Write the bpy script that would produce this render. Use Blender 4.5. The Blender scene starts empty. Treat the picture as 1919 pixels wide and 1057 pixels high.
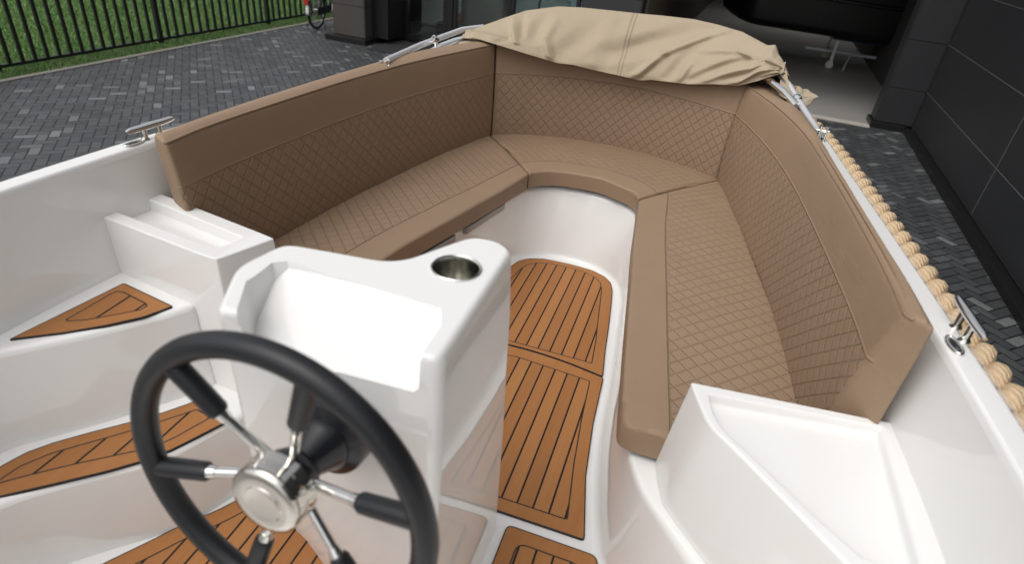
import bpy, bmesh, math, random
from mathutils import Vector, Matrix, noise
random.seed(7)
S = bpy.context.scene
C = S.collection
PI = math.pi

# ------------------------------------------------------------------ camera (solved from the building's and the boat's vanishing points)
PW, PH, FPX = 1919.0, 1057.0, 1140.9088
PITCH, ROLL, YAW, WYAW = 0.554195778, 0.108439613, 0.257768769, 0.0543353875
CAM = Vector((0.40, 0.0, 1.45))
GZ = -1.05                                   # ground level; z = 0 is the cockpit floor of the boat
def _axes():
    fwd = Vector((0, math.cos(PITCH), -math.sin(PITCH))); right = Vector((1, 0, 0)); up = right.cross(fwd)
    c, s = math.cos(ROLL), math.sin(ROLL)
    r2 = right*c + up*s; u2 = up*c - right*s
    Z = Matrix.Rotation(YAW, 3, 'Z')
    return Z @ r2, Z @ u2, Z @ fwd
RT, UP, FW = _axes()
def ray(x, y): return RT*((x-PW/2)/FPX) - UP*((y-PH/2)/FPX) + FW
def at_z(x, y, z):
    v = ray(x, y); return CAM + v*((z-CAM.z)/v.z)
def at_y(x, y, Y):
    v = ray(x, y); return CAM + v*((Y-CAM.y)/v.y)
def at_x(x, y, X):
    v = ray(x, y); return CAM + v*((X-CAM.x)/v.x)

# ------------------------------------------------------------------ small helpers
def empty(name, loc=(0, 0, 0), rz=0.0):
    o = bpy.data.objects.new(name, None); C.objects.link(o); o.location = loc; o.rotation_euler = (0, 0, rz)
    o.empty_display_size = .1
    return o
def tag(o, label=None, cat=None, group=None, kind=None):
    if label: o['label'] = label
    if cat: o['category'] = cat
    if group: o['group'] = group
    if kind: o['kind'] = kind
    return o

class MB:
    """collects faces and links them as one mesh object"""
    def __init__(s): s.v = []; s.f = []; s.m = []; s.uv = []; s.has_uv = False
    def add(s, vs, fs, mi=0, uvs=None):
        o = len(s.v); s.v += [tuple(p) for p in vs]
        for f in fs:
            s.f.append([o+i for i in f]); s.m.append(mi)
            if uvs: s.uv.append([uvs[i] for i in f]); s.has_uv = True
            else: s.uv.append([(0, 0)]*len(f))
    def box(s, a, b, mi=0):
        x0, y0, z0 = a; x1, y1, z1 = b
        s.add([(x0,y0,z0),(x1,y0,z0),(x1,y1,z0),(x0,y1,z0),(x0,y0,z1),(x1,y0,z1),(x1,y1,z1),(x0,y1,z1)],
              [(0,3,2,1),(4,5,6,7),(0,1,5,4),(1,2,6,5),(2,3,7,6),(3,0,4,7)], mi)
    def grid(s, rows, mi=0, uvs=None, closed=False, flip=False):
        n = len(rows); m = len(rows[0]); vs = [p for r in rows for p in r]; fs = []
        for i in range(n-1):
            for j in range(m if closed else m-1):
                k = (j+1) % m
                q = (i*m+j, i*m+k, (i+1)*m+k, (i+1)*m+j)
                fs.append(q[::-1] if flip else q)
        s.add(vs, fs, mi, [u for r in uvs for u in r] if uvs else None)
    def tube(s, pts, r, n=12, mi=0, caps=True, closed=False):
        pts = [Vector(p) for p in pts]; N = len(pts); rows = []
        rr = r if isinstance(r, (list, tuple)) else [r]*N
        prev = None
        for i in range(N):
            if closed: t = (pts[(i+1) % N]-pts[i-1])
            else: t = pts[min(i+1, N-1)]-pts[max(i-1, 0)]
            t.normalize()
            if prev is None:
                a = Vector((0, 0, 1)) if abs(t.z) < .9 else Vector((1, 0, 0))
                u = t.cross(a).normalized()
            else:
                u = (prev - t*prev.dot(t)).normalized()
            prev = u; w = t.cross(u)
            rows.append([pts[i]+u*(rr[i]*math.cos(2*PI*k/n))+w*(rr[i]*math.sin(2*PI*k/n)) for k in range(n)])
        if closed: rows.append(rows[0])
        o = len(s.v)
        s.grid(rows, mi, closed=True)
        if caps and not closed:
            s.f.append([o+k for k in range(n)][::-1]); s.m.append(mi); s.uv.append([(0,0)]*n)
            e = o+(N-1)*n
            s.f.append([e+k for k in range(n)]); s.m.append(mi); s.uv.append([(0,0)]*n)
    def lathe(s, prof, centre, axis, n=40, mi=0):
        """prof = [(radius, distance along axis)]"""
        ax = Vector(axis).normalized(); a = Vector((0,0,1)) if abs(ax.z) < .9 else Vector((1,0,0))
        u = ax.cross(a).normalized(); w = ax.cross(u); c = Vector(centre)
        rows = [[c+ax*d+(u*math.cos(2*PI*k/n)+w*math.sin(2*PI*k/n))*max(r, 1e-5) for k in range(n)] for r, d in prof]
        s.grid(rows, mi, closed=True)
    def prism(s, poly, z0, z1, mi=0):
        n = len(poly)
        vs = [(p[0], p[1], p[2] if len(p) > 2 and z0 is None else z0) for p in poly]+[(p[0], p[1], z1) for p in poly]
        s.add(vs, [tuple(range(n))[::-1], tuple(range(n, 2*n))]+[(i, (i+1) % n, n+(i+1) % n, n+i) for i in range(n)], mi)
    def loft(s, rings, mi=0, cap0=True, cap1=True):
        m = len(rings[0]); s.grid(rings, mi, closed=True); o = len(s.v)-m*len(rings)
        if cap0: s.f.append([o+k for k in range(m)][::-1]); s.m.append(mi); s.uv.append([(0,0)]*m)
        if cap1:
            e = o+(len(rings)-1)*m; s.f.append([e+k for k in range(m)]); s.m.append(mi); s.uv.append([(0,0)]*m)
    def build(s, name, mats, parent=None, smooth=True, bevel=0.0, seg=3, angle=35, fix=True, subsurf=0, wn_=True):
        me = bpy.data.meshes.new(name); me.from_pydata(s.v, [], s.f); me.update()
        if not isinstance(mats, (list, tuple)): mats = [mats]
        for m in mats: me.materials.append(m)
        for p, mi in zip(me.polygons, s.m): p.material_index = mi
        if s.has_uv:
            l = me.uv_layers.new(name='UVMap')
            for p, u in zip(me.polygons, s.uv):
                for li, c in zip(p.loop_indices, u): l.data[li].uv = c
        if fix:
            bm = bmesh.new(); bm.from_mesh(me)
            bmesh.ops.remove_doubles(bm, verts=bm.verts, dist=1e-5)
            bmesh.ops.recalc_face_normals(bm, faces=bm.faces); bm.to_mesh(me); bm.free()
        if smooth:
            for p in me.polygons: p.use_smooth = len(p.vertices) <= 7
        o = bpy.data.objects.new(name, me); C.objects.link(o)
        if parent is not None: o.parent = parent
        if bevel > 0:
            b = o.modifiers.new('bevel', 'BEVEL'); b.width = bevel; b.segments = seg; b.limit_method = 'ANGLE'; b.angle_limit = math.radians(angle)
            b.harden_normals = False
        if wn_: o.modifiers.new('wn', 'WEIGHTED_NORMAL').keep_sharp = True
        if subsurf:
            b = o.modifiers.new('sub', 'SUBSURF'); b.levels = subsurf; b.render_levels = subsurf
        if smooth:
            try: me.set_sharp_from_angle(angle=math.radians(50))
            except Exception: pass
        return o

def crom(pts, n=8, closed=False):
    """Catmull-Rom through points (any dimension)"""
    P = [list(p) for p in pts]; out = []
    N = len(P)
    for i in range(N if closed else N-1):
        p0 = P[i-1] if (i > 0 or closed) else [2*a-b for a, b in zip(P[0], P[1])]
        p1 = P[i]; p2 = P[(i+1) % N]
        p3 = P[(i+2) % N] if (i+2 < N or closed) else [2*a-b for a, b in zip(P[-1], P[-2])]
        for k in range(n):
            t = k/n
            out.append(tuple(.5*((2*b)+(-a+c)*t+(2*a-5*b+4*c-d)*t*t+(-a+3*b-3*c+d)*t**3) for a, b, c, d in zip(p0, p1, p2, p3)))
    if not closed: out.append(tuple(P[-1]))
    return out
def resample(pts, n):
    L = [0]
    for a, b in zip(pts, pts[1:]): L.append(L[-1]+math.dist(a, b))
    out = []; j = 0
    for i in range(n):
        d = L[-1]*i/(n-1)
        while j < len(L)-2 and L[j+1] < d: j += 1
        t = 0 if L[j+1] == L[j] else (d-L[j])/(L[j+1]-L[j])
        out.append(tuple(a+(b-a)*t for a, b in zip(pts[j], pts[j+1])))
    return out
def curve(pts, n, k=8): return resample(crom(pts, k), n)
def area2(poly): return sum(a[0]*b[1]-b[0]*a[1] for a, b in zip(poly, poly[1:]+poly[:1]))
def inset(poly, d):
    """move every edge of a plan polygon inward by d"""
    poly = [p for i, p in enumerate(poly) if math.dist(p, poly[i-1]) > 1e-6]
    sg = 1 if area2(poly) > 0 else -1; n = len(poly); out = []
    for i in range(n):
        a, b, c = poly[i-1], poly[i], poly[(i+1) % n]
        e1 = Vector((b[0]-a[0], b[1]-a[1])).normalized(); e2 = Vector((c[0]-b[0], c[1]-b[1])).normalized()
        n1 = Vector((-e1.y, e1.x))*sg; n2 = Vector((-e2.y, e2.x))*sg
        m = (n1+n2)
        k = 1.0/max(.35, (1+n1.dot(n2)))
        out.append((b[0]+m.x*d*k, b[1]+m.y*d*k))
    return out
def round_poly(poly, r, n=5):
    out = []; N = len(poly)
    rr = r if isinstance(r, (list, tuple)) else [r]*N
    for i in range(N):
        a, b, c = Vector(poly[i-1][:2]), Vector(poly[i][:2]), Vector(poly[(i+1) % N][:2])
        if rr[i] <= 0: out.append(tuple(b)); continue
        d = min(rr[i], (a-b).length*.45, (c-b).length*.45)
        p, q = b+(a-b).normalized()*d, b+(c-b).normalized()*d
        for k in range(n+1):
            t = k/n; out.append(tuple(p*(1-t)**2+b*2*t*(1-t)+q*t*t))
    return out

# ------------------------------------------------------------------ node expressions
class NT:
    def __init__(s, name):
        m = bpy.data.materials.new(name); m.use_nodes = True; s.m = m; s.t = m.node_tree; s.n = s.t.nodes; s.l = s.t.links
        s.b = s.n['Principled BSDF']; s.out = s.n['Material Output']
    def node(s, typ, **kw):
        n = s.n.new(typ)
        for k, v in kw.items(): setattr(n, k, v)
        return n
    def put(s, sock, v):
        if isinstance(v, X): s.l.new(v.s, sock)
        elif v is not None: sock.default_value = v
    def math(s, op, *a):
        n = s.node('ShaderNodeMath', operation=op)
        for i, v in enumerate(a): s.put(n.inputs[i], v)
        return X(s, n.outputs[0])
    def coord(s, which='Object'):
        n = s.node('ShaderNodeTexCoord'); return X(s, n.outputs[which])
    def sep(s, v):
        n = s.node('ShaderNodeSeparateXYZ'); s.put(n.inputs[0], v); return [X(s, o) for o in n.outputs]
    def comb(s, x=0.0, y=0.0, z=0.0):
        n = s.node('ShaderNodeCombineXYZ')
        for i, v in enumerate((x, y, z)): s.put(n.inputs[i], v)
        return X(s, n.outputs[0])
    def noise(s, vec, scale, detail=3.0, rough=.5, out='Fac'):
        n = s.node('ShaderNodeTexNoise'); s.put(n.inputs['Vector'], vec); n.inputs['Scale'].default_value = scale
        n.inputs['Detail'].default_value = detail; n.inputs['Roughness'].default_value = rough
        return X(s, n.outputs[out])
    def white(s, vec):
        n = s.node('ShaderNodeTexWhiteNoise', noise_dimensions='3D'); s.put(n.inputs['Vector'], vec); return X(s, n.outputs['Value'])
    def mix(s, f, a, b):
        n = s.node('ShaderNodeMix', data_type='RGBA'); s.put(n.inputs[0], f)
        for i, v in ((6, a), (7, b)):
            if isinstance(v, X): s.l.new(v.s, n.inputs[i])
            else: n.inputs[i].default_value = (*v, 1) if len(v) == 3 else v
        return X(s, n.outputs[2])
    def ramp(s, f, a, b):            # smoothstep a..b
        n = s.node('ShaderNodeMapRange', interpolation_type='SMOOTHSTEP'); s.put(n.inputs[0], f)
        n.inputs[1].default_value = a; n.inputs[2].default_value = b
        return X(s, n.outputs[0])
    def scale(s, v, xyz):
        n = s.node('ShaderNodeVectorMath', operation='MULTIPLY'); s.put(n.inputs[0], v); n.inputs[1].default_value = xyz
        return X(s, n.outputs[0])
    def bump(s, h, dist, strength=1.0):
        n = s.node('ShaderNodeBump'); s.put(n.inputs['Height'], h); n.inputs['Distance'].default_value = dist; n.inputs['Strength'].default_value = strength
        s.l.new(n.outputs[0], s.b.inputs['Normal'])
    def col(s, c):
        if isinstance(c, X): s.l.new(c.s, s.b.inputs['Base Color'])
        else: s.b.inputs['Base Color'].default_value = (*c, 1)
    def set(s, **kw):
        for k, v in kw.items(): s.put(s.b.inputs[k.replace('_', ' ')], v)
class X:
    def __init__(s, t, sock): s.t = t; s.s = sock
    def __add__(s, o): return s.t.math('ADD', s, o)
    def __radd__(s, o): return s.t.math('ADD', o, s)
    def __sub__(s, o): return s.t.math('SUBTRACT', s, o)
    def __rsub__(s, o): return s.t.math('SUBTRACT', o, s)
    def __mul__(s, o): return s.t.math('MULTIPLY', s, o)
    def __rmul__(s, o): return s.t.math('MULTIPLY', o, s)
    def __truediv__(s, o): return s.t.math('DIVIDE', s, o)
    def floor(s): return s.t.math('FLOOR', s)
    def fract(s): return s.t.math('FRACT', s)
    def abs(s): return s.t.math('ABSOLUTE', s)
    def sin(s): return s.t.math('SINE', s)
    def mod(s, o): return s.t.math('FLOORED_MODULO', s, o)
    def lt(s, o): return s.t.math('LESS_THAN', s, o)
    def gt(s, o): return s.t.math('GREATER_THAN', s, o)
    def min(s, o): return s.t.math('MINIMUM', s, o)
    def max(s, o): return s.t.math('MAXIMUM', s, o)
    def pow(s, o): return s.t.math('POWER', s, o)

def simple(name, col, rough=.5, metal=0.0, **kw):
    t = NT(name); t.col(col); t.set(Roughness=rough, Metallic=metal, **kw); return t.m

# gelcoat: polished white polyester, faint waviness
def m_gelcoat():
    t = NT('gelcoat'); co = t.coord()
    n = t.noise(co, 2.2, 2)
    t.col(t.mix(n, (.768, .760, .735), (.792, .785, .765)))
    f = t.noise(co, 30, 4)
    t.set(Roughness=t.ramp(f, .2, .9)*.02+.020, IOR=1.55)
    t.bump(t.noise(co, 2.6, 1), .0016, .25)
    return t.m
GEL = m_gelcoat()
GELG = simple('gelcoat_grey_edge', (.62, .64, .66), .22)

def m_leather(name, lo, hi, planar=False, base=(.284, .195, .125)):
    """tan marine vinyl; diamond quilting where lo < v < hi"""
    t = NT(name); uv = t.coord('UV'); co = t.coord()
    u, v, _ = t.sep(uv)
    if planar:
        px, py, _z = t.sep(co); qu, qv = px, py
    else: qu, qv = u, v
    P = .055 if planar else .0515
    wob = (t.noise(co, 7, 2)-.5)*.006
    a = ((qu+qv*.95+wob)/P); b = ((qu-qv*.95+wob)/P)
    da = ((a-.0).fract()-.5).abs(); db = (b.fract()-.5).abs()
    ea = .5-da; eb = .5-db                       # distance to the seam lines
    e = ea.min(eb)
    z = (t.ramp(v, lo-.0008, lo+.0008))*(1.0-t.ramp(v, hi-.0008, hi+.0008))
    if not planar: z = z*t.ramp(u, .003, .009)
    puff = (t.ramp(e, -.01, .105))
    seam = 1.0-t.ramp(e, .010, .030)
    # quilt seams take thread tone and groove shade in their colour
    border = (1.0-t.ramp((v-lo).abs(), .0012, .0034)).max(1.0-t.ramp((v-hi).abs(), .0010, .0044))
    fine = t.noise(co, 420, 2)
    weave = t.noise(t.scale(co, (1, 1, 1)), 900, 1)
    big = t.noise(co, 9, 3)
    h = puff*z*.85 + border*(-.9 if planar else 1.0) + fine*.05 + weave*.03 + (t.noise(co, 22, 2)-.5)*.30 + t.ramp(t.noise(t.scale(co, (1.0, .35, 1.0)), 16, 3, .6), .56, .74)*.22
    c0 = t.mix(big, tuple(x*.93 for x in base), tuple(x*1.05 for x in base))
    c1 = t.mix((seam*z)*(.18 if planar else .18), c0, tuple(x*(.38 if planar else .55) for x in base))
    c2 = t.mix(border*.40, c1, tuple(x*(.45 if planar else 1.35) for x in base))
    t.col(c2); t.set(Roughness=(.50+fine*.16), Specular_IOR_Level=.36)
    t.bump(h, .0036, .85)
    return t.m
L_PLAIN = m_leather('vinyl_plain', 9.0, 9.5)
L_BACK = m_leather('vinyl_backrest', -1.0, .326)
L_SEAT = m_leather('vinyl_seat', .118, 9.0, planar=True)

def m_teak(name, pitch=.047, ang=0.0, lines=True):
    """caulked teak decking: planks run along the direction ang (radians from +Y)"""
    t = NT(name); co = t.coord(); x, y, z = t.sep(co)
    c, s = math.cos(ang), math.sin(ang)
    u = x*c+y*s; w = y*c-x*s
    pl = (u/pitch); k = pl.floor(); fr = pl.fract()
    edge = .5-(fr-.5).abs()
    idv = t.white(t.comb(k, 3.0, 1.0))
    g = t.noise(t.comb(u*150.0, w*3.5, k*7.3), 1.0, 4, .6)
    g2 = t.noise(t.comb(u*26.0, w*1.4, k*3.1), 1.0, 3, .6)
    cc = t.mix(g, (.25, .096, .026), (.37, .158, .050))
    cc = t.mix(g2*.6, cc, (.41, .188, .066))
    cc = t.mix((idv.lt(.5))*(.5-idv)*(.5 if lines else 0.0), cc, (.20, .072, .020)); cc = t.mix(idv.gt(.5)*(idv-.5)*(.45 if lines else 0.0), cc, (.46, .225, .085))
    cc = t.mix(t.ramp(t.noise(co, 4.5, 3), .52, .78)*.14, cc, (.22, .105, .045))
    spots = t.ramp(t.noise(co, 60, 2), .70, .80)
    cc = t.mix(spots*.12, cc, (.5, .35, .2))
    if lines:
        ln = 1.0-t.ramp(edge*pitch, .0026, .0032)
        cc = t.mix(ln, cc, (.012, .009, .008)); hh = ln*-1.0+g*.12
        t.bump(hh, .0012, .8)
    else: t.bump(g*.12, .0012, .8)
    t.col(cc); t.set(Roughness=.62, Specular_IOR_Level=.3)
    return t.m
TEAKB = m_teak('teak_border', lines=False)
CAULK = simple('black_caulk', (.012, .010, .009), .55)
CHROME = simple('polished_steel', (.78, .77, .74), .10, 1.0)
ALU = simple('anodised_tube', (.72, .73, .75), .38, .55)
BLACKR = NT('black_rubber'); BLACKR.col((.010, .011, .013)); BLACKR.set(Roughness=.40, Specular_IOR_Level=.42)
BLACKR.bump(BLACKR.noise(BLACKR.coord(), 260, 2), .0006, .6); BLACKR = BLACKR.m
BLACKP = simple('black_plastic', (.012, .013, .016), .25)

def m_canvas():
    t = NT('tan_canvas'); co = t.coord(); x, y, z = t.sep(co)
    wv = ((x*2400.0).sin()+((z+y)*2400.0).sin())*.25
    n = t.noise(co, 5, 3); f = t.noise(co, 160, 3)
    u, v, _ = t.sep(t.coord('UV'))
    st = (1.0-t.ramp((u-.502).abs(), .0015, .003)).max(1.0-t.ramp((u-.512).abs(), .0015, .003))
    c = t.mix(n, (.388, .320, .226), (.438, .361, .258))
    c = t.mix(f*.25, c, (.30, .235, .155))
    c = t.mix(st*.45, c, (.22, .17, .11))
    t.col(c); t.set(Roughness=.82, Specular_IOR_Level=.2)
    crease = t.noise(co, 14, 4, .55)
    t.bump(crease*.8+f*.06+wv*.02-st*.3, .009, .5)
    return t.m
CANVAS = m_canvas()

def m_rope():
    t = NT('coir_rope'); uv = t.coord('UV'); u, v, _ = t.sep(uv); co = t.coord()
    f = (((u*1.0+v*90.0))*2*PI).sin()
    n = t.noise(co, 190, 3); b = t.noise(co, 14, 2)
    c = t.mix(n, (.52, .37, .215), (.78, .61, .42))
    c = t.mix(b*.4, c, (.60, .43, .25)); c = t.mix(t.ramp(f, .1, .9)*.25, c, (.38, .255, .14))
    t.col(c); t.set(Roughness=.9, Specular_IOR_Level=.15)
    t.bump(f*.5+n*1.2, .0022, .9)
    return t.m
ROPE = m_rope()

# =================================================================== the boat
boat = empty('open_boat', (0, 0, 0))
tag(boat, 'white open motor boat with black steering wheel, teak floor pads and rope fender', 'boat')

# ---- plan of the gunwale ridge, right half, from the transom to the bow (x, y, z)
RIDGE = [(1.00,-1.55,.86),(1.035,-.8,.83),(1.045,0,.81),(1.035,.6,.805),(1.028,.9,.805),(1.010,1.15,.807),(.987,1.39,.810),(.946,1.8,.816),(.905,2.2,.822),(.868,2.5,.83),(.80,2.85,.842),(.69,3.17,.855),(.50,3.46,.868),(.26,3.63,.876),(0,3.69,.88)]
half = crom(RIDGE, 6)
full = [p for p in half] + [(-p[0]*(1+.032*min(1, max(0, (3.2-p[1])/1.5))), p[1], p[2]) for p in half[-2::-1]]
full = resample(full, 240)
def offs(path, dx, dz):
    out = []
    n = len(path)
    for i, p in enumerate(path):
        a = Vector(path[max(i-1, 0)][:2]); b = Vector(path[min(i+1, n-1)][:2]); t = (b-a).normalized()
        nrm = Vector((t.y, -t.x))         # outward for a path running right side -> bow -> left side
        out.append((p[0]+nrm.x*dx, p[1]+nrm.y*dx, p[2]+dz))
    return out
m = MB()
prof = [(-.049,-.018),(-.047,-.007),(-.044,-.002),(-.040,0),(-.002,0),(.002,-.0012),(.060,-.046),(.068,-.053),(.072,-.064),(.072,-.12)]
m.grid([offs(full, a, b) for a, b in prof])
m.build('gunwale', GEL, boat)
# inner liner (hull side seen from inside), a little inward going down
m = MB()
lin = [(-.049,-.018),(-.0495,-.05),(-.054,-.10),(-.064,-.20),(-.076,-.31),(-.088,-.45),(-.11,-.60),(-.16,-.78),(-.20,-.86)]
m.grid([offs(full, a, b) for a, b in lin])
m.build('inner_liner', GEL, boat)
m = MB()
hul = [(.072,-.12),(.070,-.30),(.03,-.55),(-.10,-.85),(-.35,-1.08),(-.62,-1.22)]
rows = [offs(full, a, b) for a, b in hul]
m.grid(rows)
m.build('hull', GEL, boat)
m = MB()       # transom
m.prism([(-1.06,-1.60),(1.06,-1.60),(1.06,-1.53),(-1.06,-1.53)], -.35, .862)
m.build('transom', GEL, boat, bevel=.02)

# ---- rope fender: three strands laid round each other
m = MB()
core = resample(offs(resample(full, 600), .104, -.106), 760)
L = 0; arc = [0]
for a, b in zip(core, core[1:]): L += math.dist(a, b); arc.append(L)
pitch = .205
for k in range(3):
    pts = []
    for i, p in enumerate(core):
        a = Vector(core[max(i-1, 0)]); b = Vector(core[min(i+1, len(core)-1)]); t = (b-a).normalized()
        n1 = Vector((0, 0, 1)).cross(t).normalized(); n2 = t.cross(n1)
        an = 2*PI*(arc[i]/pitch+k/3.0)
        pts.append(Vector(p)+n1*(.0250*math.cos(an))+n2*(.0250*math.sin(an)))
    rows = []; uvs = []
    for i, p in enumerate(pts):
        a = pts[max(i-1, 0)]; b = pts[min(i+1, len(pts)-1)]; t = (b-a).normalized()
        u = t.cross(Vector((0, 0, 1))).normalized(); w = t.cross(u)
        rows.append([p+(u*math.cos(2*PI*j/10)+w*math.sin(2*PI*j/10))*.0242 for j in range(10)])
        uvs.append([(j/1.6, arc[i]) for j in range(10)])
    m.grid(rows, 0, uvs, closed=True)
m.build('rope_fender', ROPE, boat)

# ---- cockpit floor
m = MB()
floor_poly = [(-.95,-1.5),(.85,-1.5),(.85,.5),(.70,.9),(.55,1.1),(.44,1.30),(.39,1.41),(.358,1.785),(.345,2.03),(.30,2.35),(.25,2.48),(.15,2.565),(0,2.60),(-.15,2.565),(-.25,2.48),(-.34,2.2),(-.45,1.55),(-.62,1.05),(-.80,.85),(-.95,.3)]
m.prism(floor_poly, -.05, 0)
floor = m.build('cockpit_floor', GEL, boat)

def pad(parent, poly, z, border, mat, ang=0, inner=None, thick=.006, rnd=.012, irnd=.02):
    """teak pad: dark edge, border plank, caulk line, planked field"""
    m = MB()
    if area2(poly) < 0: poly = poly[::-1]
    o = round_poly(poly, rnd, 4)
    o2 = inset(o, .0035)
    n = len(o)
    m.add([(p[0], p[1], z) for p in o]+[(p[0], p[1], z+thick) for p in o]+[(p[0], p[1], z+thick) for p in o2],
          [(i, (i+1) % n, n+(i+1) % n, n+i) for i in range(n)]+[(n+i, n+(i+1) % n, 2*n+(i+1) % n, 2*n+i) for i in range(n)], 1)
    if inner is None: inner = inset(poly, border)
    elif area2(inner) < 0: inner = inner[::-1]
    i1 = round_poly(inner, irnd, 4)
    i2 = inset(i1, .0042)
    zt = z+thick+.0002
    # border ring: triangulated between o2 and i1
    bm = bmesh.new()
    vo = [bm.verts.new((p[0], p[1], zt)) for p in o2]; vi = [bm.verts.new((p[0], p[1], zt)) for p in i1]
    eo = [bm.edges.new((vo[i], vo[(i+1) % len(vo)])) for i in range(len(vo))]
    ei = [bm.edges.new((vi[i], vi[(i+1) % len(vi)])) for i in range(len(vi))]
    bmesh.ops.triangle_fill(bm, use_beauty=True, use_dissolve=False, edges=eo+ei)
    bm.verts.index_update()
    # triangle_fill fills the hole too when it is simply connected: drop faces whose centre lies inside i1
    def inside(px, py, pl):
        r = False
        for a, b in zip(pl, pl[1:]+pl[:1]):
            if (a[1] > py) != (b[1] > py) and px < (b[0]-a[0])*(py-a[1])/(b[1]-a[1])+a[0]: r = not r
        return r
    fs = []
    for f in bm.faces:
        c = f.calc_center_median()
        if not inside(c.x, c.y, i1): fs.append([v.index for v in f.verts])
    m.add([v.co[:] for v in bm.verts], fs, 0); bm.free()
    k = len(i1)
    m.add([(p[0], p[1], zt) for p in i1]+[(p[0], p[1], zt) for p in i2], [(i, (i+1) % k, k+(i+1) % k, k+i) for i in range(k)], 1)
    m.add([(p[0], p[1], zt) for p in i2], [tuple(range(k))], 2)
    ob = m.build('teak_pad', [TEAKB, CAULK, mat], parent, smooth=False)
    return ob
TEAK = m_teak('teak_planks')
xf = lambda pts: [(p[0], p[1]) for p in pts]
# forward floor panel (mirror symmetric about x = 0)
rf = [(.310,1.236),(.297,1.34),(.278,1.459),(.260,1.573),(.243,1.646)]
r2 = [(v[0]*1.45+.40, v[1]*1.45) for v in [(-.063,1.229),(-.073,1.338),(-.085,1.459),(-.098,1.573),(-.108,1.646),(-.121,1.692),(-.147,1.722),(-.193,1.743),(-.237,1.747)]]
r2 = [(p[0], p[1]) for p in r2]
fwd_panel = [(.315,1.7765)]+r2[1:]+[(0,2.536)]
fwd_panel = fwd_panel+[(-p[0], p[1]) for p in fwd_panel[-2::-1]]
arcf = crom([(-.315,1.7765),(-.16,1.8045),(0,1.8145),(.16,1.8045),(.315,1.7765)], 4)
fwd_panel = fwd_panel+arcf[1:-1]
inn = [(.262,1.835),(.249,1.98),(.230,2.12),(.210,2.28),(.196,2.38),(.178,2.436),(.14,2.476),(.08,2.497),(0,2.502)]
inn = inn+[(-p[0], p[1]) for p in inn[-2::-1]]
pad(floor, fwd_panel, .0015, .03, TEAK, inner=inn, irnd=.006)
# middle floor panel
arcm = crom([(-.318,1.7725),(-.16,1.8005),(0,1.8105),(.16,1.8005),(.318,1.7725)], 4)
mid = arcm+[(.330,1.525),(.353,1.30),(.396,1.081),(-.396,1.081),(-.353,1.30),(-.330,1.525)]
inm = [(-.276,1.735),(0,1.757),(.276,1.735),(.290,1.53),(.310,1.33),(.338,1.125),(-.338,1.125),(-.310,1.33),(-.290,1.53)]
pad(floor, mid, .0015, .03, TEAK, inner=inm, irnd=.012)
# aft panel right of the console and the one left of it
pad(floor, [(.184,1.051),(.436,1.048),(.52,.80),(.60,.30),(.60,.14),(.184,.14)], .0015, .042, TEAK, rnd=.02, irnd=.03)
pad(floor, [(-.355,.995),(-.515,.868),(-.553,.80),(-.602,.735),(-.640,.668),(-.70,.57),(-.72,.3),(-.72,.14),(.05,.14),(.05,.985)], .0015, .045, TEAK, rnd=.02, irnd=.03)

# ---- well wall and seat base (white moulding under the cushions)
top_R = [(.80,-.6),(.80,.45),(.76,.62),(.70,.765),(.625,.868),(.556,.945),(.500,1.010),(.462,1.085),(.438,1.16),(.418,1.26),(.400,1.39),(.378,1.60),(.352,1.90),(.312,2.36),(.285,2.49),(.23,2.60),(.12,2.665),(0,2.68)]
bot_R = [(.76,-.6),(.76,.45),(.72,.60),(.665,.735),(.59,.84)]+[tuple(at_z(x, y, 0)[:2]) for x, y in [(1134,1066),(1125,1020),(1121,953),(1123,878),(1132,798),(1147.5,715),(1160,618)]]+[(.298,2.34),(.252,2.465),(.16,2.55),(.08,2.578),(0,2.585)]
top_L = [(-.585,1.10),(-.56,1.20),(-.50,1.45),(-.43,1.80),(-.365,2.10),(-.31,2.36),(-.275,2.49),(-.23,2.60),(-.12,2.665)]
bot_L = [(-.54,1.10),(-.52,1.20),(-.47,1.45),(-.41,1.80),(-.35,2.08),(-.300,2.34),(-.252,2.465),(-.16,2.55),(-.08,2.578)]
tin = crom(top_R+top_L[::-1], 7); bin_ = crom(bot_R+bot_L[::-1], 7)
m = MB(); rows = []
NB = len(tin)
def nrm2(c, i):
    a, b = Vector(c[max(i-1, 0)][:2]), Vector(c[min(i+1, len(c)-1)][:2]); t = (b-a).normalized(); return Vector((t.y, -t.x))
for t, z, w in ((0,0,-.024),(0,.0015,-.018),(.005,.006,-.009),(.02,.014,-.003),(.05,.026,0),(.25,.10,0),(.55,.20,0),(.86,.305,0),(.92,.318,0),(1.0,.326,.003),(1.0,.3295,.008),(1.0,.330,.014)):
    row = []
    for i, (a, b) in enumerate(zip(bin_, tin)):
        d = nrm2(bin_, i)
        row.append((a[0]+(b[0]-a[0])*t+d.x*w, a[1]+(b[1]-a[1])*t+d.y*w, z))
    rows.append(row)
m.grid(rows)
# flat seat shelf out to the hull
outer = [(p[0], p[1]) for p in resample([q for q in offs(full, -.080, 0) if q[1] > (-.6 if q[0] > 0 else 1.10)], NB)]
m.grid([[(p[0], p[1], .3300) for p in rows[-1]], [(p[0], p[1], .3300) for p in outer]])
m.build('seat_base', GEL, boat)
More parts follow.
